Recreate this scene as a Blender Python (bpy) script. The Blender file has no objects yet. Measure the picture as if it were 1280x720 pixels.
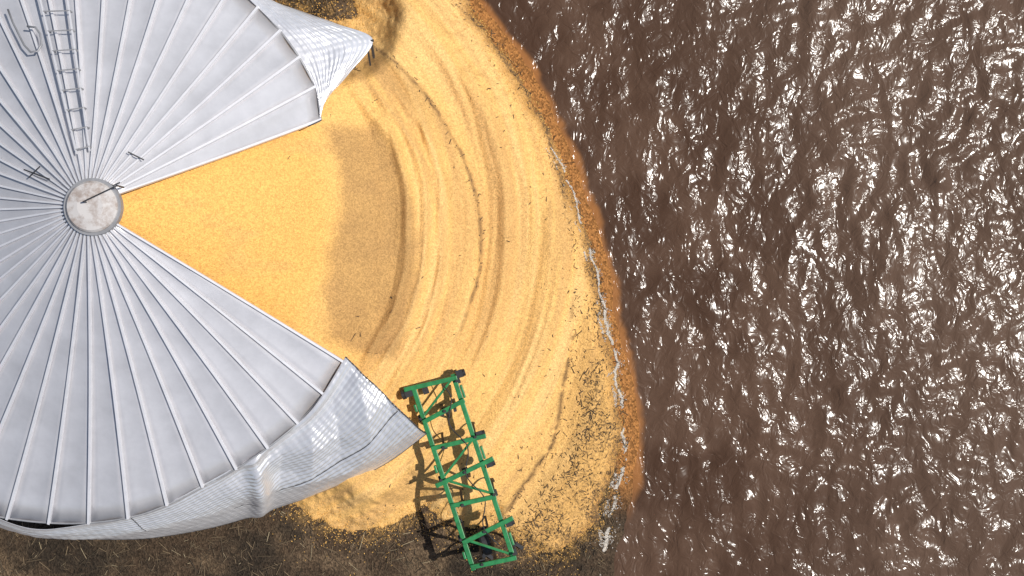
import bpy, math, random
import numpy as np
from mathutils import Vector
random.seed(4); rng=np.random.default_rng(7)
H=30.0; F=1477.0
def W(px,py,z=0.0):
    s=(H-z)/F
    return ((px-640)*s, -(py-360)*s, z)
scene=bpy.context.scene
# ---------------------------------------------------------------- noise
def _hash(ix,iy,seed):
    n=(ix.astype(np.int64)*374761393+iy.astype(np.int64)*668265263+seed*1442695041)&0xffffffff
    n=((n^(n>>13))*1274126177)&0xffffffff
    n=(n^(n>>16))&0xffffffff
    return n/4294967295.0
def vnoise(x,y,seed=0):
    ix=np.floor(x);iy=np.floor(y);fx=x-ix;fy=y-iy
    fx=fx*fx*(3-2*fx);fy=fy*fy*(3-2*fy)
    a=_hash(ix,iy,seed);b=_hash(ix+1,iy,seed);c=_hash(ix,iy+1,seed);d=_hash(ix+1,iy+1,seed)
    return (a*(1-fx)+b*fx)*(1-fy)+(c*(1-fx)+d*fx)*fy
def fbm(x,y,o=4,seed=0):
    s=0;a=.5;t=0
    for i in range(o):
        s=s+a*vnoise(x*2**i+i*17.3,y*2**i-i*9.1,seed+i*31);t+=a;a*=.55
    return s/t
def ss(a,b,x):
    t=np.clip((x-a)/(b-a),0,1);return t*t*(3-2*t)
# ---------------------------------------------------------------- materials
def newmat(name):
    m=bpy.data.materials.new(name);m.use_nodes=True
    nt=m.node_tree;b=nt.nodes['Principled BSDF'];return m,nt,b
def noise_node(nt,scale,detail=3,rough=.55,vec=None):
    n=nt.nodes.new('ShaderNodeTexNoise');n.inputs['Scale'].default_value=scale
    n.inputs['Detail'].default_value=detail;n.inputs['Roughness'].default_value=rough
    if vec is not None: nt.links.new(vec,n.inputs['Vector'])
    return n
def objcoord(nt):
    return nt.nodes.new('ShaderNodeTexCoord').outputs['Object']
def maprange(nt,val,a,b,c,d):
    m=nt.nodes.new('ShaderNodeMapRange');nt.links.new(val,m.inputs['Value'])
    for k,v in zip(('From Min','From Max','To Min','To Max'),(a,b,c,d)): m.inputs[k].default_value=v
    return m.outputs['Result']
def mixc(nt,fac,a,b,mode='MIX'):
    m=nt.nodes.new('ShaderNodeMix');m.data_type='RGBA';m.blend_type=mode
    ins=[i for i in m.inputs if i.name in('A','B') and i.type=='RGBA']
    def put(s,v):
        if hasattr(v,'is_linked'): nt.links.new(v,s)
        elif isinstance(v,(int,float)): s.default_value=v
        else: s.default_value=(*v,1)
    put(m.inputs[0],fac);put(ins[0],a);put(ins[1],b)
    return [o for o in m.outputs if o.type=='RGBA'][0]
def mathn(nt,op,a,b):
    m=nt.nodes.new('ShaderNodeMath');m.operation=op
    for i,v in enumerate((a,b)):
        if hasattr(v,'is_linked'): nt.links.new(v,m.inputs[i])
        else: m.inputs[i].default_value=v
    return m.outputs[0]
def comb(nt,v):
    m=nt.nodes.new('ShaderNodeCombineColor')
    for i in range(3): nt.links.new(v,m.inputs[i])
    return m.outputs[0]
def grain_mat(name,bumpd,lo,hi,s1,s2,rough=.85,speck=(0.05,0.032,0.02)):
    m,nt,b=newmat(name);co=objcoord(nt)
    at=nt.nodes.new('ShaderNodeAttribute');at.attribute_name='Col'
    sp=nt.nodes.new('ShaderNodeAttribute');sp.attribute_name='Spk'
    v=nt.nodes.new('ShaderNodeTexVoronoi');v.inputs['Scale'].default_value=s1;nt.links.new(co,v.inputs['Vector'])
    sep=nt.nodes.new('ShaderNodeSeparateColor');nt.links.new(v.outputs['Color'],sep.inputs[0])
    n=noise_node(nt,s2,3,.6,vec=co)
    f=mathn(nt,'MULTIPLY',maprange(nt,sep.outputs[0],0,1,lo,hi),maprange(nt,n.outputs['Fac'],.3,.7,.9,1.08))
    col=mixc(nt,1.0,at.outputs['Color'],comb(nt,f),'MULTIPLY')
    n2=noise_node(nt,13,5,.8,vec=co)
    th=mathn(nt,'SUBTRACT',mathn(nt,'ADD',n2.outputs['Fac'],mathn(nt,'MULTIPLY',sp.outputs['Fac'],.40)),.68)
    fac=maprange(nt,th,0,.09,0,.9)
    col=mixc(nt,fac,col,speck)
    nt.links.new(col,b.inputs['Base Color']);b.inputs['Roughness'].default_value=rough
    b.inputs['Specular IOR Level'].default_value=.2
    bp=nt.nodes.new('ShaderNodeBump');bp.inputs['Strength'].default_value=.6;bp.inputs['Distance'].default_value=bumpd
    hsum=mathn(nt,'ADD',v.outputs['Distance'],n.outputs['Fac'])
    nt.links.new(hsum,bp.inputs['Height']);nt.links.new(bp.outputs[0],b.inputs['Normal'])
    return m
m_corn=grain_mat('corn_kernels',.014,.74,1.14,38,14,speck=(.13,.078,.038))
m_soil=grain_mat('soil',.05,.5,1.35,22,7,.95)
def simple(name,col,rough=.6,metal=0,var=.2,scale=6,bump=0):
    m,nt,b=newmat(name);co=objcoord(nt);n=noise_node(nt,scale,5,.65,vec=co)
    f=comb(nt,maprange(nt,n.outputs['Fac'],.3,.7,1-var,1+var))
    nt.links.new(mixc(nt,1.0,col,f,'MULTIPLY'),b.inputs['Base Color'])
    b.inputs['Roughness'].default_value=rough;b.inputs['Metallic'].default_value=metal
    if bump:
        bp=nt.nodes.new('ShaderNodeBump');bp.inputs['Distance'].default_value=bump;nt.links.new(n.outputs['Fac'],bp.inputs['Height']);nt.links.new(bp.outputs[0],b.inputs['Normal'])
    return m
m_roof=simple('galvanised_roof',(.60,.59,.61),.36,.35,.10,1.3,.004)
m_rib=simple('roof_rib_metal',(.76,.75,.77),.4,.2,.06,4)
m_wall=simple('corrugated_steel',(.82,.81,.82),.25,.55,.08,2.5,.012)
m_dark=simple('dark_steel',(.06,.06,.065),.5,.4,.2)
m_black=simple('black_rubber',(.018,.018,.02),.6,0,.3,20)
m_green=simple('green_paint',(.018,.18,.055),.4,0,.35,7)
m_gal=simple('weathered_zinc',(.34,.34,.35),.5,.4,.15)
def attrmat(name,rough=.8):
    m,nt,b=newmat(name);at=nt.nodes.new('ShaderNodeAttribute');at.attribute_name='Col'
    n=noise_node(nt,30,2,.5,vec=objcoord(nt));f=comb(nt,maprange(nt,n.outputs['Fac'],.3,.7,.8,1.2))
    nt.links.new(mixc(nt,1.0,at.outputs['Color'],f,'MULTIPLY'),b.inputs['Base Color']);b.inputs['Roughness'].default_value=rough
    return m
m_litter=attrmat('litter')
# ---------------------------------------------------------------- mesh helpers
def link(o,parent=None):
    scene.collection.objects.link(o)
    if parent: o.parent=parent
    return o
def grid_mesh(name,X,Y,Z,mat,col=None,spk=None,parent=None,smooth=True):
    ny,nx=X.shape
    me=bpy.data.meshes.new(name)
    me.vertices.add(nx*ny);co=np.stack([X,Y,Z],-1).reshape(-1).astype(np.float32);me.vertices.foreach_set('co',co)
    i=np.arange(nx*ny).reshape(ny,nx)
    q=np.stack([i[:-1,:-1],i[:-1,1:],i[1:,1:],i[1:,:-1]],-1).reshape(-1,4)
    me.loops.add(q.size);me.polygons.add(len(q))
    me.loops.foreach_set('vertex_index',q.reshape(-1).astype(np.int32))
    me.polygons.foreach_set('loop_start',(np.arange(len(q))*4).astype(np.int32))
    me.polygons.foreach_set('use_smooth',np.full(len(q),smooth))
    me.update(calc_edges=True);me.validate()
    if col is not None:
        a=me.color_attributes.new('Col','FLOAT_COLOR','POINT')
        c=np.ones((nx*ny,4),np.float32);c[:,:3]=col.reshape(-1,3);a.data.foreach_set('color',c.reshape(-1))
    if spk is not None:
        a=me.attributes.new('Spk','FLOAT','POINT');a.data.foreach_set('value',spk.reshape(-1).astype(np.float32))
    me.materials.append(mat);o=bpy.data.objects.new(name,me);return link(o,parent)
def mesh_obj(name,v,f,mat,parent=None,smooth=False):
    me=bpy.data.meshes.new(name);me.from_pydata([tuple(p) for p in v],[],f);me.update()
    me.materials.append(mat)
    if smooth:
        for p in me.polygons:p.use_smooth=True
    return link(bpy.data.objects.new(name,me),parent)
class MB:
    def __init__(s): s.v=[];s.f=[]
    def box(s,p0,p1,w,h,up=(0,0,1)):
        p0=Vector(p0);p1=Vector(p1);d=(p1-p0).normalized();up=Vector(up)
        if abs(d.dot(up))>.95: up=Vector((1,0,0))
        r=d.cross(up).normalized();u=r.cross(d)
        n=len(s.v)
        for p in(p0,p1):
            for a,b in((-1,-1),(1,-1),(1,1),(-1,1)): s.v.append(p+r*a*w/2+u*b*h/2)
        s.f+=[(n,n+1,n+2,n+3),(n+7,n+6,n+5,n+4)]+[(n+i,n+4+i,n+4+(i+1)%4,n+(i+1)%4) for i in range(4)]
    def tube(s,pts,r,seg=8):
        pts=[Vector(p) for p in pts];n=len(s.v)
        for i,p in enumerate(pts):
            d=(pts[min(i+1,len(pts)-1)]-pts[max(i-1,0)]).normalized()
            up=Vector((0,0,1)) if abs(d.z)<.9 else Vector((1,0,0))
            a=d.cross(up).normalized();b=a.cross(d)
            for k in range(seg):
                t=2*math.pi*k/seg;s.v.append(p+a*math.cos(t)*r+b*math.sin(t)*r)
        for i in range(len(pts)-1):
            for k in range(seg):
                s.f.append((n+i*seg+k,n+i*seg+(k+1)%seg,n+(i+1)*seg+(k+1)%seg,n+(i+1)*seg+k))
        s.f.append(tuple(n+k for k in range(seg))[::-1]);s.f.append(tuple(n+(len(pts)-1)*seg+k for k in range(seg)))
    def disc(s,c,ax,r,h,seg=24):
        c=Vector(c);ax=Vector(ax).normalized();s.tube([c-ax*h/2,c+ax*h/2],r,seg)
    def obj(s,name,mat,parent=None,smooth=False): return mesh_obj(name,s.v,s.f,mat,parent,smooth)
def empty(name,loc=(0,0,0)):
    e=bpy.data.objects.new(name,None);e.location=loc;return link(e)
# ---------------------------------------------------------------- layout functions
Cx,Cy,_=W(113,258,7.2)
SH_Y=[-200,-50,0,60,130,200,280,350,430,480,560,600,650,720,800,1000]
SH_X=[505,570,600,648,690,720,747,765,776,792,802,797,782,766,757,740]
shy=np.array([-(y-360)*H/F for y in SH_Y])[::-1];shx=np.array([(x-640)*H/F for x in SH_X])[::-1]
def shore(y):
    return np.interp(y,shy,shx)+.10*(fbm(y*1.3,y*0+3.1,4,5)-.5)*2
poly=[(440,-120),(540,-120),(570,-40),(588,10),(633,70),(675,140),(705,210),(733,290),(752,360),(764,430),(776,490),(780,545),(770,590),(752,622),(738,662),(692,695),(655,688),(620,655),(580,660),(530,632),(490,658),(440,665),(380,637),(300,570),(100,560),(-60,400),(-70,200),(40,10),(200,-40),(330,0),(390,20),(450,24),(446,-20)]
PW=np.array([W(x,y)[:2] for x,y in poly])
def sdf(X,Y):
    d=np.full(X.shape,1e9);ins=np.zeros(X.shape,bool);n=len(PW)
    for i in range(n):
        ax,ay=PW[i];bx,by=PW[(i+1)%n];ex,ey=bx-ax,by-ay
        t=np.clip(((X-ax)*ex+(Y-ay)*ey)/(ex*ex+ey*ey),0,1)
        d=np.minimum(d,np.hypot(X-ax-t*ex,Y-ay-t*ey))
        c=((ay>Y)!=(by>Y))&(X<ex*(Y-ay)/(ey if ey else 1e-9)+ax);ins^=c
    return np.where(ins,d,-d)
WL=-.13
def terrain(X,Y):
    ds=shore(Y)-X
    z=np.where(ds>0,WL+np.minimum(ds*.16,.13),WL+ds*.25)
    z=np.maximum(z,-2.0)
    land=ss(.2,1.2,ds)
    z=z+land*(.10*(fbm(X*1.1,Y*1.1,4,9)-.5)+.05*(fbm(X*6,Y*6,3,11)-.5))
    return z
def polar(X,Y):
    return np.hypot(X-Cx,Y-Cy),np.degrees(np.arctan2(Y-Cy,X-Cx))
def Rcrack(T): return np.interp(T,[-40,-20,-7.6,3,14.4,25.4,39.4,60],[7.0,7.35,7.42,7.32,7.08,6.83,6.47,6.2])
def Rdeb(T): return np.interp(T,[-60,-45,-31,-22,0,20,40,60],[10.9,10.75,10.65,10.2,9.55,9.1,8.7,8.4])
def corn(X,Y):
    R,T=polar(X,Y)
    h=np.interp(R,[0,1,2,3.2,4.3,5.2,6.0,7.2,8.6,10.2,11.5,13],[6.75,5.95,5.15,4.1,3.15,2.5,2.1,1.25,.75,.40,.24,.15])
    wob=.25*(fbm(T*.06,T*0+1.7,3,21)-.5)
    Rw=R+wob
    act=ss(-62,-45,T)*(1-ss(38,52,T))
    st=fbm(Rw*2.5,T*.02,2,40)-.5
    st2=fbm(Rw*9,T*.045,2,47)-.5
    m=ss(4.9,5.6,R)*(1-ss(8.6,10.4,R)*.7)
    h=h+act*m*(.32*st+.085*st2)
    rc=Rcrack(T)+.10*(fbm(T*.3,T*0,3,61)-.5)
    a2=ss(-24,-12,T)*(1-ss(42,54,T))
    h=h-.15*a2*ss(-.05,.05,R-rc)*(1-ss(.1,1.0,R-rc))
    rb=5.62+.12*(fbm(T*.1,T*0+5,3,66)-.5)-.25*ss(8,34,T)
    ab=ss(-40,-32,T)*(1-ss(24,38,T))
    for off,am,wd in((.12,.13,.14),(.50,.15,.11),(.88,.14,.11),(2.4,.06,.12)):
        h=h+am*ab*np.exp(-((R-rb-off-.1*(fbm(T*.09,T*0+off,2,68)-.5))/wd)**2)
    h=h-.05*ab*np.exp(-((R-rb+.25)/.25)**2)
    rd=Rdeb(T)+.15*(fbm(T*.25,T*0+9,3,71)-.5)
    al=1-ss(-16,-8,T)
    h=h-.13*al*ss(-.06,.06,R-rd)*(1-ss(.1,.9,R-rd))
    h=h+.03*(fbm(X*1.5,Y*1.5,3,80)-.5)+.015*(fbm(X*7,Y*7,3,83)-.5)
    h=h+.08*ss(0,.8,R-rd)*(fbm(X*4,Y*4,4,87)-.5)
    d0=sdf(X,Y);d=d0+.42*(fbm(X*2.2,Y*2.2,5,90)-.5)*(1-.75*ss(.5,1.6,d0))
    t=terrain(X,Y)
    e=np.where(d>0,.02+d*.42+.38*d*d,d*.5)
    b=t+e;a=np.maximum(h,t+.03)
    k=.25*ss(.2,1.2,d);k=np.maximum(k,1e-4)
    hh=np.clip(.5+.5*(b-a)/k,0,1);sm=b*(1-hh)+a*hh-k*hh*(1-hh)
    return np.where(d>0,sm,t+e-.02), d, R, T, rc, rd
def lerp3(a,b,f): return a*(1-f[...,None])+b*f[...,None]
C=lambda *c:np.array(c,float)
# ---------------------------------------------------------------- corn pile
xs=np.arange(-15.2,3.4,.036);ys=np.arange(-7.6,9.6,.036)
X,Y=np.meshgrid(xs,ys)
Z,d,R,T,rc,rd=corn(X,Y)
yel=C(.81,.475,.155);ora=C(.81,.435,.115);tan=C(.63,.365,.135);brn=C(.39,.22,.085);pale=C(.83,.515,.20)
col=np.broadcast_to(yel,X.shape+(3,)).copy()
col=lerp3(col,ora,(1-ss(3.6,4.6,R))*.8)
mot=fbm(X*1.2,Y*2.2,5,99)
col=lerp3(col,tan,ss(.52,.75,mot)*.3*(R<9))
streak=fbm(R*2.6,T*.025,4,104)
col=lerp3(col,pale,ss(.45,.65,streak)*ss(5,6,R)*.8)
col=lerp3(col,tan,ss(.5,.70,1-streak)*ss(5.4,6,R)*.75)
fine=fbm(R*11,T*.05,2,109)
col=lerp3(col,tan,ss(.55,.75,fine)*ss(5.4,6,R)*.5)
def inpoly(X,Y,pts):
    ins=np.zeros(X.shape,bool);n=len(pts)
    for i in range(n):
        ax,ay=pts[i];bx,by=pts[(i+1)%n]
        ins^=((ay>Y)!=(by>Y))&(X<(bx-ax)*(Y-ay)/((by-ay) if by!=ay else 1e-9)+ax)
    return ins
def sd2(X,Y,pts):
    d=np.full(X.shape,1e9)
    for i in range(len(pts)):
        ax,ay=pts[i];bx,by=pts[(i+1)%len(pts)];ex,ey=bx-ax,by-ay
        t=np.clip(((X-ax)*ex+(Y-ay)*ey)/(ex*ex+ey*ey+1e-9),0,1);d=np.minimum(d,np.hypot(X-ax-t*ex,Y-ay-t*ey))
    return np.where(inpoly(X,Y,pts),d,-d)
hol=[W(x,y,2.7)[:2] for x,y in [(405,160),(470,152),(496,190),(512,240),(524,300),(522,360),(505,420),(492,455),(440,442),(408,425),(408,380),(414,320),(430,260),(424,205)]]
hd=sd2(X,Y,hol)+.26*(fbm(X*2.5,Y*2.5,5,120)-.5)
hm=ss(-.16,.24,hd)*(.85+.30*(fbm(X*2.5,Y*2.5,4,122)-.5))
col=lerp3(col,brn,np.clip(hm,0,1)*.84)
a2=ss(-30,-10,T)*(1-ss(55,65,T))
bd=a2*ss(-.95,-.2,R-rc)*(1-ss(-.05,.12,R-rc))*ss(8,30,T)
col=lerp3(col,brn,bd*.45)
ck=a2*np.exp(-((R-rc)/.045)**2)
col=lerp3(col,C(.22,.13,.06),ck*(.35+.65*ss(.4,.6,fbm(X*4,Y*4,3,130)))*.85)
bb=a2*np.exp(-((R-rc-.75)/.45)**2)*(1-ss(20,35,T))
col=lerp3(col,tan,bb*.65)
rb2=np.exp(-((R-rc+.9)/.07)**2)*a2
col=lerp3(col,tan,rb2*.7)
al=1-ss(-16,-8,T)
ck2=al*np.exp(-((R-rd)/.07)**2)*ss(-46,-40,T)
col=lerp3(col,C(.22,.13,.055),ck2*ss(.3,.5,fbm(X*4,Y*4,3,133)))
dz=ss(-.25,1.0,R-rd)
col=lerp3(col,C(.62,.35,.11),dz*.75)
sh=shore(Y)-X
wet=(1-ss(.0,.40,d))*ss(2.2,.4,sh)
col=lerp3(col,C(.36,.18,.055),np.clip(wet*.9,0,1))
up=ss(-14,0,T)
spk=dz*(.42+.22*up)*(.35+.25*up+1.0*fbm(X*1.6,Y*1.6,3,140))+.08*ss(8,9.5,R)+.0
spk=spk+.30*(ck+ck2)*(fbm(X*3,Y*3,2,145)>.35)+ .18*(1-ss(0,.4,d))
for off,wd,st in((-.35,.05,.25),(.05,.07,.35),(.75,.14,.5)):
    ln=np.exp(-((R-rd-off-.25*(fbm(T*.12,T*0+off,3,150)-.5))/wd)**2)*ss(-12,5,T)
    spk=spk+ln*st
col=col*(.96+.08*fbm(X*.9,Y*.9,3,155))[...,None]
grid_mesh('corn_pile',X,Y,Z,m_corn,col,spk)
# ---------------------------------------------------------------- ground
def axis(a,b,st,far):
    c=list(np.arange(a,b,st));s=st
    lo=[];x=a
    while x>-far: s*=1.35;x-=s;lo.append(x)
    s=st;hi=[];x=c[-1]
    while x<far: s*=1.35;x+=s;hi.append(x)
    return np.array(lo[::-1]+c+hi)
X,Y=np.meshgrid(axis(-14,4.5,.06,900),axis(-8.6,8.6,.06,900))
Zt=terrain(X,Y);ds=shore(Y)-X
soil=C(.070,.046,.028)
col=np.broadcast_to(soil,X.shape+(3,)).copy()
col=lerp3(col,C(.13,.088,.052),ss(.42,.68,fbm(X*1.3,Y*1.3,5,200)))
col=lerp3(col,C(.034,.025,.017),ss(.45,.70,fbm(X*.9+7,Y*.9,4,204)))
dcorn=sdf(X,Y)
col=lerp3(col,C(.44,.26,.09),ss(-.55,.0,dcorn)*.5*ss(.4,.6,fbm(X*5,Y*5,3,206)))
ob=(1-ss(.40,.62,ds+.2*(fbm(X*4,Y*4,3,207)-.5)))*ss(-6.0,-4.6,Y)
col=lerp3(col,C(.36,.155,.045),ob*.95)
spk=.25+.25*fbm(X*2,Y*2,3,210);spk=spk*(1-ob)
grid_mesh('ground',X,Y,Zt,m_soil,col,spk)
# ---------------------------------------------------------------- water
gx=axis(-2.6,13.6,.036,900);gx=gx[gx>-60];gy=axis(-7.7,7.7,.036,900)
X,Y=np.meshgrid(gx,gy)
wx=X+.5*(fbm(X*.7,Y*.7,3,301)-.5);wy=Y+.9*(fbm(X*.6+9,Y*.6,3,302)-.5)
r2=np.random.default_rng(11)
def waves(n,l0,l1,slope,mean,spread):
    Z=np.zeros_like(X)
    for i in range(n):
        lam=l0*((l1/l0)**r2.random());k=2*math.pi/lam
        th=math.radians(mean)+r2.normal(0,spread)
        ph=k*(wx*math.cos(th)+wy*math.sin(th))+r2.random()*6.28
        Z+=slope*math.sqrt(2/n)/k*(.6+.8*r2.random())*np.sin(ph)
    return Z
dsx=X-shore(Y)
big=waves(34,1.0,3.0,.075,-12,.5)
mid=waves(60,.45,1.05,.100,-30,.8)
sml=waves(40,.2,.42,.040,10,1.2)
gust=fbm(X*.35+2,Y*.35,3,310)
Zw=big+mid*(.45+1.1*gust)+sml*ss(.35,.65,fbm(X*.8,Y*.8+4,3,312))*1.2
Zw=Zw*(.86+.24*ss(0,8,dsx))
Zw*=ss(-.2,1.4,dsx)*.75+.25
far=np.maximum(np.abs(X-5)-9,np.abs(Y)-8)
Zw*=1-ss(0,6,far)
Zw+=WL
shal=1-ss(.02,.22,dsx+.3*(fbm(X*1.8,Y*1.8,3,330)-.5))
shal*=ss(-6.2,-4.6,Y)
wc=np.broadcast_to(C(.070,.038,.023),X.shape+(3,)).copy()
wc=lerp3(wc,C(.105,.061,.039),ss(.4,.65,fbm(X*.6,Y*.6,4,333))*.8)
wc=lerp3(wc,C(.118,.075,.051),ss(2,9,dsx)*.6)
wc=lerp3(wc,C(.33,.14,.045),shal*.9)
m,nt,b=newmat('muddy_water');co=objcoord(nt)
at=nt.nodes.new('ShaderNodeAttribute');at.attribute_name='Col'
nt.links.new(at.outputs['Color'],b.inputs['Base Color']);b.inputs['Roughness'].default_value=.185;b.inputs['IOR'].default_value=1.33
mp=nt.nodes.new('ShaderNodeMapping');mp.inputs['Scale'].default_value=(1,.75,1);mp.inputs['Rotation'].default_value=(0,0,-.4);nt.links.new(co,mp.inputs[0])
n1=noise_node(nt,3.4,2.6,.5,vec=mp.outputs[0]);n1.inputs['Distortion'].default_value=1.4
bp=nt.nodes.new('ShaderNodeBump');bp.inputs['Distance'].default_value=.045;bp.inputs['Strength'].default_value=1
nt.links.new(n1.outputs['Fac'],bp.inputs['Height']);nt.links.new(bp.outputs[0],b.inputs['Normal'])
grid_mesh('water',X,Y,Zw,m,wc)
# ---------------------------------------------------------------- litter scatters
def scatter(name,P,L,Wd,cols,parent=None,tilt=.15,mat=None,angv=None):
    n=len(P);a=rng.random(n)*math.pi*2 if angv is None else angv
    dx=np.cos(a);dy=np.sin(a);tz=(rng.random(n)-.5)*2*tilt
    dvec=np.stack([dx,dy,tz],-1)*L[:,None]/2;r=np.stack([-dy,dx,0*dx],-1)*Wd[:,None]/2
    up=np.zeros((n,3));up[:,2]=Wd*.6
    V=np.stack([P-dvec-r,P-dvec+r,P+dvec+r,P+dvec-r,P-dvec*.9+up,P+dvec*.9+up],1).reshape(-1,3)
    base=(np.arange(n)*6)[:,None]
    tri=np.array([[0,4,1],[3,2,5]]);quad=np.array([[0,3,5,4],[1,4,5,2]])
    faces=[tuple(x) for x in (base[:,:,None]+tri[None]).reshape(-1,3).tolist()]+[tuple(x) for x in (base[:,:,None]+quad[None]).reshape(-1,4).tolist()]
    me=bpy.data.meshes.new(name);me.from_pydata(V.tolist(),[],faces);me.update()
    at=me.color_attributes.new('Col','FLOAT_COLOR','POINT')
    c=np.ones((n,6,4),np.float32);c[:,:,:3]=cols[:,None,:];at.data.foreach_set('color',c.reshape(-1))
    me.materials.append(mat or m_litter);return link(bpy.data.objects.new(name,me),parent)
def surf(x,y):
    c,d,*_r=corn(x,y);return np.maximum(c,terrain(x,y)),d,_r
n=32000
x=rng.uniform(-13.5,3.5,n);y=rng.uniform(-8.2,8.0,n)
z,d,_r=surf(x,y);sh=shore(y)-x
keep=(d<-.03)&(sh>.3)&(rng.random(n)<.25+.65*(fbm(x*1.5,y*1.5,3,400)>.5))
x,y,z=x[keep],y[keep],z[keep];n=len(x)
t=rng.random(n)[:,None]**1.7;cl=C(.23,.165,.095)*t+C(.045,.032,.02)*(1-t)
cl[rng.random(n)<.04]=C(.42,.34,.21)
scatter('straw_litter',np.stack([x,y,z+.02],-1),rng.gamma(2.2,.07,n)+.03,rng.uniform(.006,.018,n),cl,tilt=.25)
n=80000
x=rng.uniform(-5,3.4,n);y=rng.uniform(-7.6,8.0,n)
z,d,(R,T,rc,rd)=surf(x,y);sh=shore(y)-x
dn=ss(-.1,1.2,R-rd)*.42+.018*ss(7.5,9,R)+.003
ln=.8*np.exp(-((R-rd-.75-.25*(fbm(T*.12,T*0+.75,3,150)-.5))/.22)**2)+.35*np.exp(-((R-rd-.05)/.1)**2)
dn=(dn*ss(.30,.6,fbm(x*1.7,y*1.7,3,140))+ln*.5+.3*np.exp(-((R-rc)/.06)**2)*(T>-15))*.55
keep=(rng.random(n)<dn)&(sh>.25)&(d>-.4)
x,y,z=x[keep],y[keep],z[keep];n=len(x)
t=rng.random(n)[:,None];cl=C(.20,.13,.07)*t+C(.04,.028,.018)*(1-t)
scatter('crop_debris',np.stack([x,y,z+.012],-1),rng.gamma(2,.030,n)+.015,rng.uniform(.008,.024,n),cl)
n=110000
x=rng.uniform(-6.5,3.2,n);y=rng.uniform(-7.4,8,n);z,d,_r=surf(x,y);sh=shore(y)-x
keep=(rng.random(n)<np.exp(-np.abs(d)/.25)*.55)&(sh>.3)&(d<.5)
x,y,z=x[keep],y[keep],z[keep];n=len(x)
cl=np.array([.78,.46,.13])*rng.uniform(.6,1.1,(n,1))
scatter('loose_corn_kernels',np.stack([x,y,z+.006],-1),rng.uniform(.015,.04,n),rng.uniform(.014,.026,n),cl)
# foam along waterline
FP=[(690,185),(715,235),(735,300),(746,345),(755,390),(765,430),(771,470),(777,520),(779,570),(770,610),(763,660),(752,700),(745,740)]
FPW=np.array([W(a,b)[:2] for a,b in FP])
P_=[]
for n,sdv,thr,offs in((7500,.008,.40,0),(1800,.05,.55,.02),(1500,.012,.56,-.16)):
    t=rng.random(n)**.8*(len(FP)-1);i=np.minimum(t.astype(int),len(FP)-2);fr=(t-i)[:,None]
    p=FPW[i]*(1-fr)+FPW[i+1]*fr
    p[:,0]+=rng.normal(0,sdv,n)*(.6+t/6)+.15*(fbm(p[:,1]*2.2,p[:,1]*0+offs,4,420)-.5)*2+offs
    den=fbm(p[:,0]*2.5,p[:,1]*2.5,3,430);P_.append(p[den>thr])
p=np.concatenate(P_);n=len(p)
z=surf(p[:,0],p[:,1])[0];z=np.maximum(z,WL+.02)
cl=np.array([.72,.66,.58])*rng.uniform(.5,1.1,(n,1))
scatter('foam',np.stack([p[:,0],p[:,1],z+.008],-1),rng.uniform(.012,.05,n),rng.uniform(.008,.022,n),cl,tilt=.05)
# ---------------------------------------------------------------- grain bin
binE=empty('grain_bin')
A_=[20.6,28,40,52.6,70,90,135,180,225,262,280,293,306,315,328.5]
Rp=[307,318,322,326,345,365,400,420,420,400,390,376,374,375,372]
Ez=[3.35,3.35,3.4,3.45,3.5,3.5,3.5,3.5,3.5,3.5,3.5,3.45,3.4,3.35,3.3]
def eave(a,out=0):
    r=np.interp(a,A_,Rp)+out;z=float(np.interp(a,A_,Ez));t=math.radians(a)
    return Vector(W(113+r*math.cos(t),258-r*math.sin(t),z))
NP=42;ang=[20.6+(328.5-20.6)*k/NP for k in range(NP+1)]
ctr=Vector((Cx,Cy,0))
def roofpt(a,f,lift=0):
    e=eave(a);dirv=Vector((e.x-Cx,e.y-Cy,0)).normalized()
    top=ctr+dirv*.42+Vector((0,0,7.02))
    p=top.lerp(e,f);p.z+=-.10*math.sin(math.pi*f)+lift
    p.z+=.05*math.sin(a*.21)*f*f
    return p
v=[];f=[];NR=14;NA=4
for k in range(NP):
    b0=len(v);tw=random.uniform(-.035,.035)
    for i in range(NR+1):
        for j in range(NA+1):
            s=j/NA
            p=roofpt(ang[k],i/NR).lerp(roofpt(ang[k+1],i/NR),s)
            p.z+=-.055*math.sin(math.pi*s)*(i/NR)+tw*math.sin(math.pi*s)*math.sin(3*i/NR*math.pi+k)+random.uniform(-.002,.002)
            v.append(p)
    for i in range(NR):
        for j in range(NA):
            q=b0+i*(NA+1)+j;f.append((q,q+NA+1,q+NA+2,q+1))
o=mesh_obj('roof_panels',v,f,m_roof,binE,True)
sm=o.modifiers.new('s','SOLIDIFY');sm.thickness=.015;sm.offset=-1
mb=MB()
for k in range(NP+1):
    pts=[roofpt(ang[k],i/NR,.03) for i in range(NR+1)]
    for i in range(NR):
        w=.034+.022*i/NR
        mb.box(pts[i],pts[i+1],w,.10)
mb.obj('roof_ribs',m_rib,binE)
mb=MB();pts=[roofpt(20.6+(328.5-20.6)*i/220,1.0,-.02) for i in range(221)]
mb.tube(pts,.025,6);mb.obj('eave_trim',m_gal,binE,True)
cz=7.1
mb=MB();mb.disc((Cx,Cy,cz-.08),(0,0,1),.56,.16,40);mb.obj('cap_collar',m_gal,binE)
n=40;v=[(Cx,Cy,cz+.13)];f=[]
for ri,(rr,zz) in enumerate(((.25,.11),(.46,.07),(.50,.02),(.50,-.04))):
    for k in range(n):
        t=2*math.pi*k/n;v.append((Cx+rr*math.cos(t),Cy+rr*math.sin(t),cz+zz+.02))
for k in range(n): f.append((0,1+k,1+(k+1)%n))
for r_ in range(3):
    for k in range(n):
        f.append((1+r_*n+k,1+(r_+1)*n+k,1+(r_+1)*n+(k+1)%n,1+r_*n+(k+1)%n))
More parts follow.
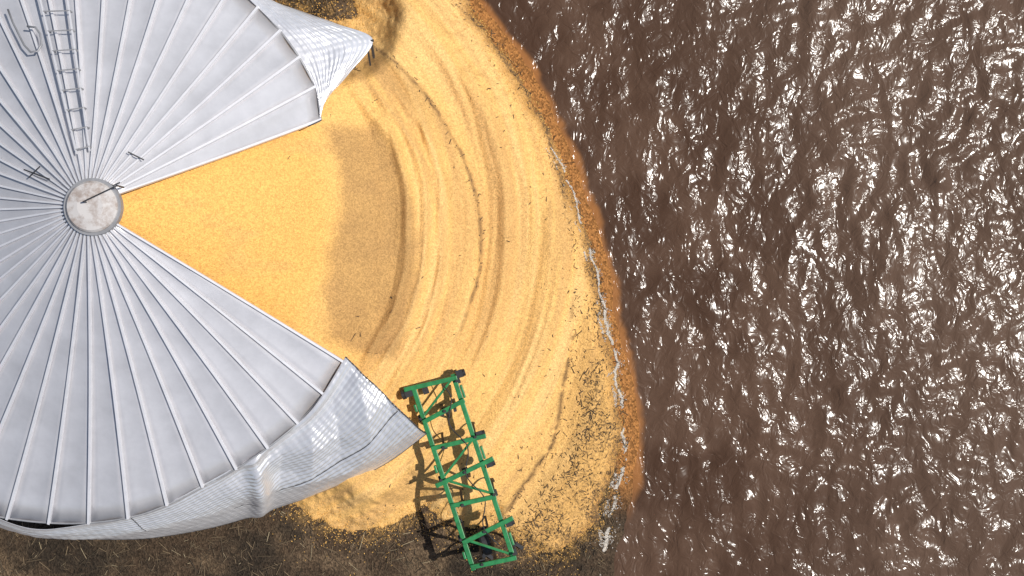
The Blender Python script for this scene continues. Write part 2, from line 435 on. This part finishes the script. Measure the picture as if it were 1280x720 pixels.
m,nt,b=newmat('stained_cap');co=objcoord(nt);nn=noise_node(nt,3.5,6,.7,vec=co)
nt.links.new(mixc(nt,maprange(nt,nn.outputs['Fac'],.46,.62,0,.8),(.55,.52,.50),(.30,.23,.19)),b.inputs['Base Color']);b.inputs['Roughness'].default_value=.5
mesh_obj('cap_lid',v,f,m,binE)
mb=MB()
def rp(px,py,lift=.08):
    z=5.0
    for _ in range(30):
        x,y,_z=W(px,py,z);R_=math.hypot(x-Cx,y-Cy)
        a=math.degrees(math.atan2(y-Cy,x-Cx))%360
        a=min(max(a,20.6),328.5)
        e=eave(a);Re=math.hypot(e.x-Cx,e.y-Cy);fr=(R_-.42)/(Re-.42)
        z=7.02+(e.z-7.02)*fr-.10*math.sin(math.pi*min(max(fr,0),1))+lift
    return Vector(W(px,py,z))
a=Vector(W(104,252,7.4));b_=Vector(W(146,232,7.45));mb.tube([a,b_],.013,6);mb.tube([a,a-Vector((0,0,.3))],.013,6);mb.tube([b_,b_-Vector((0,0,.4))],.018,6)
for p0,p1 in(((30,212),(62,224)),((36,222),(50,208)),((160,190),(180,200)),((128,238),(150,228)),((385,158),(402,150))):
    mb.tube([rp(*p0,.12),rp(*p1,.16)],.014,6)
mb.obj('roof_hooks',m_dark,binE)
mb=MB()
L0,L1=(40,-45),(96,192);R0,R1=(78,-45),(112,188)
NL=12
l=[rp(L0[0]+(L1[0]-L0[0])*i/NL,L0[1]+(L1[1]-L0[1])*i/NL,.16) for i in range(NL+1)]
r=[rp(R0[0]+(R1[0]-R0[0])*i/NL,R0[1]+(R1[1]-R0[1])*i/NL,.16) for i in range(NL+1)]
for s_ in(l,r):
    for i in range(NL): mb.box(s_[i],s_[i+1],.025,.045)
mb.obj('ladder_rails',m_rib,binE)
mb=MB()
for i in range(10):
    t=(i+.4)/9.6
    a=rp(L0[0]+(L1[0]-L0[0])*t,L0[1]+(L1[1]-L0[1])*t,.18);b_=rp(R0[0]+(R1[0]-R0[0])*t,R0[1]+(R1[1]-R0[1])*t,.18)
    mb.tube([a,b_],.014,6)
    for q in(a,b_): mb.box(q,q-Vector((0,0,.15)),.03,.03)
mb.obj('ladder_rungs',m_gal,binE)
mb=MB();hp=[(10,12),(16,28),(24,44),(30,56),(38,65),(47,64),(52,56),(50,42),(44,34),(34,33)]
mb.tube([rp(a,b,.2) for a,b in hp],.022,8);mb.obj('hatch_handle',m_gal,binE,True)
def interp_pts(P,n):
    P=np.array(P,float);m=len(P);t=np.linspace(0,m-1,n);out=[]
    for tt in t:
        i=min(int(tt),m-2);u=tt-i
        p0=P[max(i-1,0)];p1=P[i];p2=P[i+1];p3=P[min(i+2,m-1)]
        out.append(.5*((2*p1)+(-p0+p2)*u+(2*p0-5*p1+4*p2-p3)*u*u+(-p0+3*p1-3*p2+p3)*u**3))
    return np.array(out)
def loft(name,U,L,nu,nv,bulge,corr,pitch_n,wr,seed,outw=(0,0,1),extra=None,cross=.45):
    U=interp_pts(U,nu);L=interp_pts(L,nu)
    vv=np.linspace(0,1,nv)[:,None,None];P=U[None]*(1-vv)+L[None]*vv
    o_=np.array(outw,float)
    P=P+o_*bulge*np.sin(np.pi*vv)
    uu=np.linspace(0,1,nu)[None,:]*np.ones((nv,1));v2=vv[:,:,0]*np.ones((1,nu))
    du=np.gradient(P,axis=1);dv=np.gradient(P,axis=0);N=np.cross(du,dv);N/=np.linalg.norm(N,axis=-1,keepdims=True)+1e-9
    ln=np.linalg.norm(U[-1]-U[0])
    disp=corr*np.sin(v2*pitch_n*2*np.pi)+wr*(fbm(uu*ln*.8,v2*3,4,seed)-.5)*2+cross*corr*np.sin(uu*ln*2*np.pi/.17+.8*np.sin(v2*6))
    if extra is not None: disp=disp+extra(uu,v2)
    edge=np.sin(np.pi*np.clip(v2,0,1))**.35
    P=P+N*(disp*edge)[...,None]
    ob=grid_mesh(name,P[...,0],P[...,1],P[...,2],m_wall,parent=binE)
    s=ob.modifiers.new('s','SOLIDIFY');s.thickness=.012
    return P
U=[(-120,585,3.5),(20,656,3.48),(110,655,3.48),(190,637,3.46),(262,601,3.42),(327,563,3.38),(388,514,3.36),(432,446,3.38)]
L=[(-150,600,0.2),(30,660,.9),(150,674,.8),(250,662,.6),(325,641,.6),(400,614,.8),(475,583,1.1),(533,541,1.6)]
def crumple(u,v):
    w=ss(.60,.68,u)
    tri=lambda q:np.abs((q%1)-.5)*2
    a=.19*tri(u*6.5+v*1.1)*np.sin(np.pi*np.clip(v*1.3,0,1))
    b=.13*tri(v*2.3-u*3.0+.6*fbm(u*6,v*2,2,77))*(1-v*.4)
    c=-.22*np.exp(-((u-.69+.12*v)/.022)**2)
    d=.16*np.exp(-((v-.10)/.06)**2)*ss(.55,.7,u)
    return w*(a+b-.12)+c+d
Pf=loft('torn_wall',[W(*p) for p in U],[W(*p) for p in L],320,240,.28,.010,26,.08,500,(.25,-.25,1),crumple)
U=[tuple(eave(a)) for a in(20.6,28,36,44,52,60,70)]
L=[W(*p) for p in[(404,126,3.15),(436,92,3.0),(466,50,2.7),(420,30,2.9),(375,14,2.9),(325,-6,2.9),(290,-40,2.5)]]
loft('torn_wall_flap',U,L,200,120,.08,.0045,14,.045,520,cross=.3)
U=[];L=[]
for a in np.linspace(66,228,24):
    e=eave(a,-6);U.append((e.x,e.y,e.z-.02));L.append((e.x,e.y,-.05))
loft('standing_wall',U,L,300,160,0,.02,24,0,530,cross=0)
mb=MB()
mb.tube([Vector(Pf[150,u])+Vector((0,0,.03)) for u in range(120,319,4)],.010,5)
mb.tube([Vector(Pf[r_,120])+Vector((0,0,.03)) for r_ in range(5,150,6)],.010,5)
mb.tube([Vector(Pf[238,u])+Vector((0,0,.01)) for u in range(0,320,3)],.02,5)
mb.tube([Vector(Pf[r_,319])+Vector((0,0,.01)) for r_ in range(0,240,3)],.02,5)
mb.obj('wall_bolted_seams',m_dark,binE)
mb=MB()
t=Vector(W(464,52,2.7));mb.box(t,t+Vector((.02,-.28,-.35)),.05,.12);mb.box(t+Vector((-.1,-.05,0)),t+Vector((-.08,-.45,-.5)),.04,.04);mb.tube([t+Vector((-.2,0,0)),t+Vector((.06,.02,.02))],.03,6)
mb.obj('torn_bracket',m_dark,binE)
# ---------------------------------------------------------------- cultivator
ZC=1.6
p0=Vector(W(542,478,ZC));p1=Vector(W(616,702,ZC));axv=(p1-p0);LEN=axv.length;cE=empty('field_cultivator',(p0.x,p0.y,0))
cE.rotation_euler=(0,0,math.atan2(axv.y,axv.x))
HW=.50
g=MB();k=MB()
for y in(-HW,HW): g.box((-.05,y,ZC),(LEN+.05,y,ZC),.115,.10)
stations=[0,.16,.34,.50,.66,.83,1.0]
for i,s in enumerate(stations):
    x=s*LEN;dx=.10 if i%2 else -.06
    g.box((x+dx,-HW-(.22 if i in(0,3) else .04),ZC+.103),(x-dx,HW+(.30 if i in(2,3,5) else .08),ZC+.103),.11,.09)
for i in range(len(stations)-1):
    a=stations[i]*LEN;b_=stations[i+1]*LEN
    if i in(0,2,3,5):
        g.box((a+.05,-HW+.04,ZC+.02),(b_-.05,HW-.04,ZC+.02),.06,.06) if i%2 else g.box((a+.05,HW-.04,ZC+.02),(b_-.05,-HW+.04,ZC+.02),.06,.06)
for s in(.08,.42,.9):
    g.box((s*LEN-.1,HW+.10,ZC+.0),(s*LEN+.22,HW+.10,ZC),.06,.16)
    g.box((s*LEN,-HW-.1,ZC),(s*LEN+.18,-HW-.1,ZC),.06,.14)
go=g.obj('frame',m_green,cE)
bv=go.modifiers.new('b','BEVEL');bv.width=.012;bv.segments=2
def shank(x,y,sg,zb=.12):
    pts=[]
    for i in range(13):
        t=i/12
        zz=ZC-.05-(ZC-.05-zb)*t
        xx=x+sg*(.30*math.sin(math.pi*t)-.10*t)
        pts.append((xx,y,zz))
    for i in range(12): k.box(pts[i],pts[i+1],.055,.03)
    e=Vector(pts[-1])
    k.box(e+Vector((0,0,-.02)),e+Vector((-sg*.2,.15,-.05)),.09,.015);k.box(e+Vector((0,0,-.02)),e+Vector((-sg*.2,-.15,-.05)),.09,.015)
    k.box((x-.08,y,ZC-.07),(x+.08,y,ZC-.07),.14,.05)
    k.disc((x,y,ZC+.17),(0,0,1),.035,.06,10)
i=0
for s in(.03,.16,.34,.5,.66,.83,.99):
    for y in((-HW-.05,.05) if i%2 else(-.25,HW+.05)):
        shank(s*LEN,y,1 if i%2 else -1)
    i+=1
for s in(.0,.34,.5,.83):
    k.box((s*LEN-.09,HW+.16,ZC),(s*LEN+.09,HW+.16,ZC+.02),.16,.2)
    k.disc((s*LEN,HW+.27,ZC),(0,1,0),.085,.05,14)
k.box((0,-HW-.14,ZC+.04),(.14,-HW-.14,ZC+.04),.18,.24);k.disc((.05,-HW-.27,ZC+.02),(0,1,0),.12,.09,14)
for s in(.25,.58): k.box((s*LEN,-HW,ZC-.05),(s*LEN+.1,-HW-.12,.1),.06,.06)
k.obj('shanks_and_sweeps',m_black,cE)
w=MB()
def wheel(x,y,r=.36,wd=.24):
    seg=28;prof=[(r*.55,-wd/2),(r*.9,-wd/2),(r,-wd*.3),(r,wd*.3),(r*.9,wd/2),(r*.55,wd/2)]
    n=len(w.v)
    for a in range(seg):
        t=2*math.pi*a/seg
        for rr,yy in prof: w.v.append(Vector((x+rr*math.cos(t),y+yy,r+.15+rr*math.sin(t))))
    m_=len(prof)
    for a in range(seg):
        for j in range(m_): w.f.append((n+a*m_+j,n+((a+1)%seg)*m_+j,n+((a+1)%seg)*m_+(j+1)%m_,n+a*m_+(j+1)%m_))
wheel(.10*LEN,.12);wheel(.10*LEN,-.2);wheel(.93*LEN,-.1)
w.obj('tyres',m_black,cE,False)
h=MB()
for x,y in((.10*LEN,.12),(.10*LEN,-.2),(.93*LEN,-.1)):
    h.disc((x,y,.51),(0,1,0),.19,.14,18);h.box((x,y+.16,.51),(x+.35,y+.16,ZC),.07,.07);h.disc((x,y+.1,.51),(0,1,0),.04,.2,10)
h.obj('wheel_hubs',m_dark,cE)
h=MB();pts=[(.02*LEN+i*.05*LEN,.18+.12*math.sin(i*1.1),ZC+.16+.03*math.sin(i*2.3)) for i in range(19)]
h.tube([tuple(p) for p in interp_pts(pts,80)],.014,6);h.obj('hydraulic_hose',m_black,cE,True)
# ---------------------------------------------------------------- light, camera
sd=Vector((.985,.14,0)).normalized();el=math.radians(57)
sv=Vector((sd.x*math.cos(el),sd.y*math.cos(el),math.sin(el)))
su=bpy.data.lights.new('sun','SUN');su.energy=4.4;su.angle=math.radians(.53);su.color=(1,.96,.90)
so=bpy.data.objects.new('sun',su);so.rotation_euler=(-sv).to_track_quat('-Z','Y').to_euler();so.location=(20,10,40);link(so)
wd=bpy.data.worlds.new('World');scene.world=wd;wd.use_nodes=True;nt=wd.node_tree
sk=nt.nodes.new('ShaderNodeTexSky');sk.sky_type='NISHITA';sk.sun_disc=False;sk.sun_elevation=el;sk.sun_rotation=math.atan2(sd.x,sd.y)
nt.links.new(sk.outputs[0],nt.nodes['Background'].inputs[0]);nt.nodes['Background'].inputs[1].default_value=.08
cam=bpy.data.cameras.new('camera');cam.sensor_width=36;cam.lens=36*F/1280;cam.clip_end=3000
co_=bpy.data.objects.new('camera',cam);co_.location=(0,0,H);link(co_);scene.camera=co_
scene.view_settings.view_transform='Standard';scene.view_settings.look='None';scene.view_settings.exposure=0
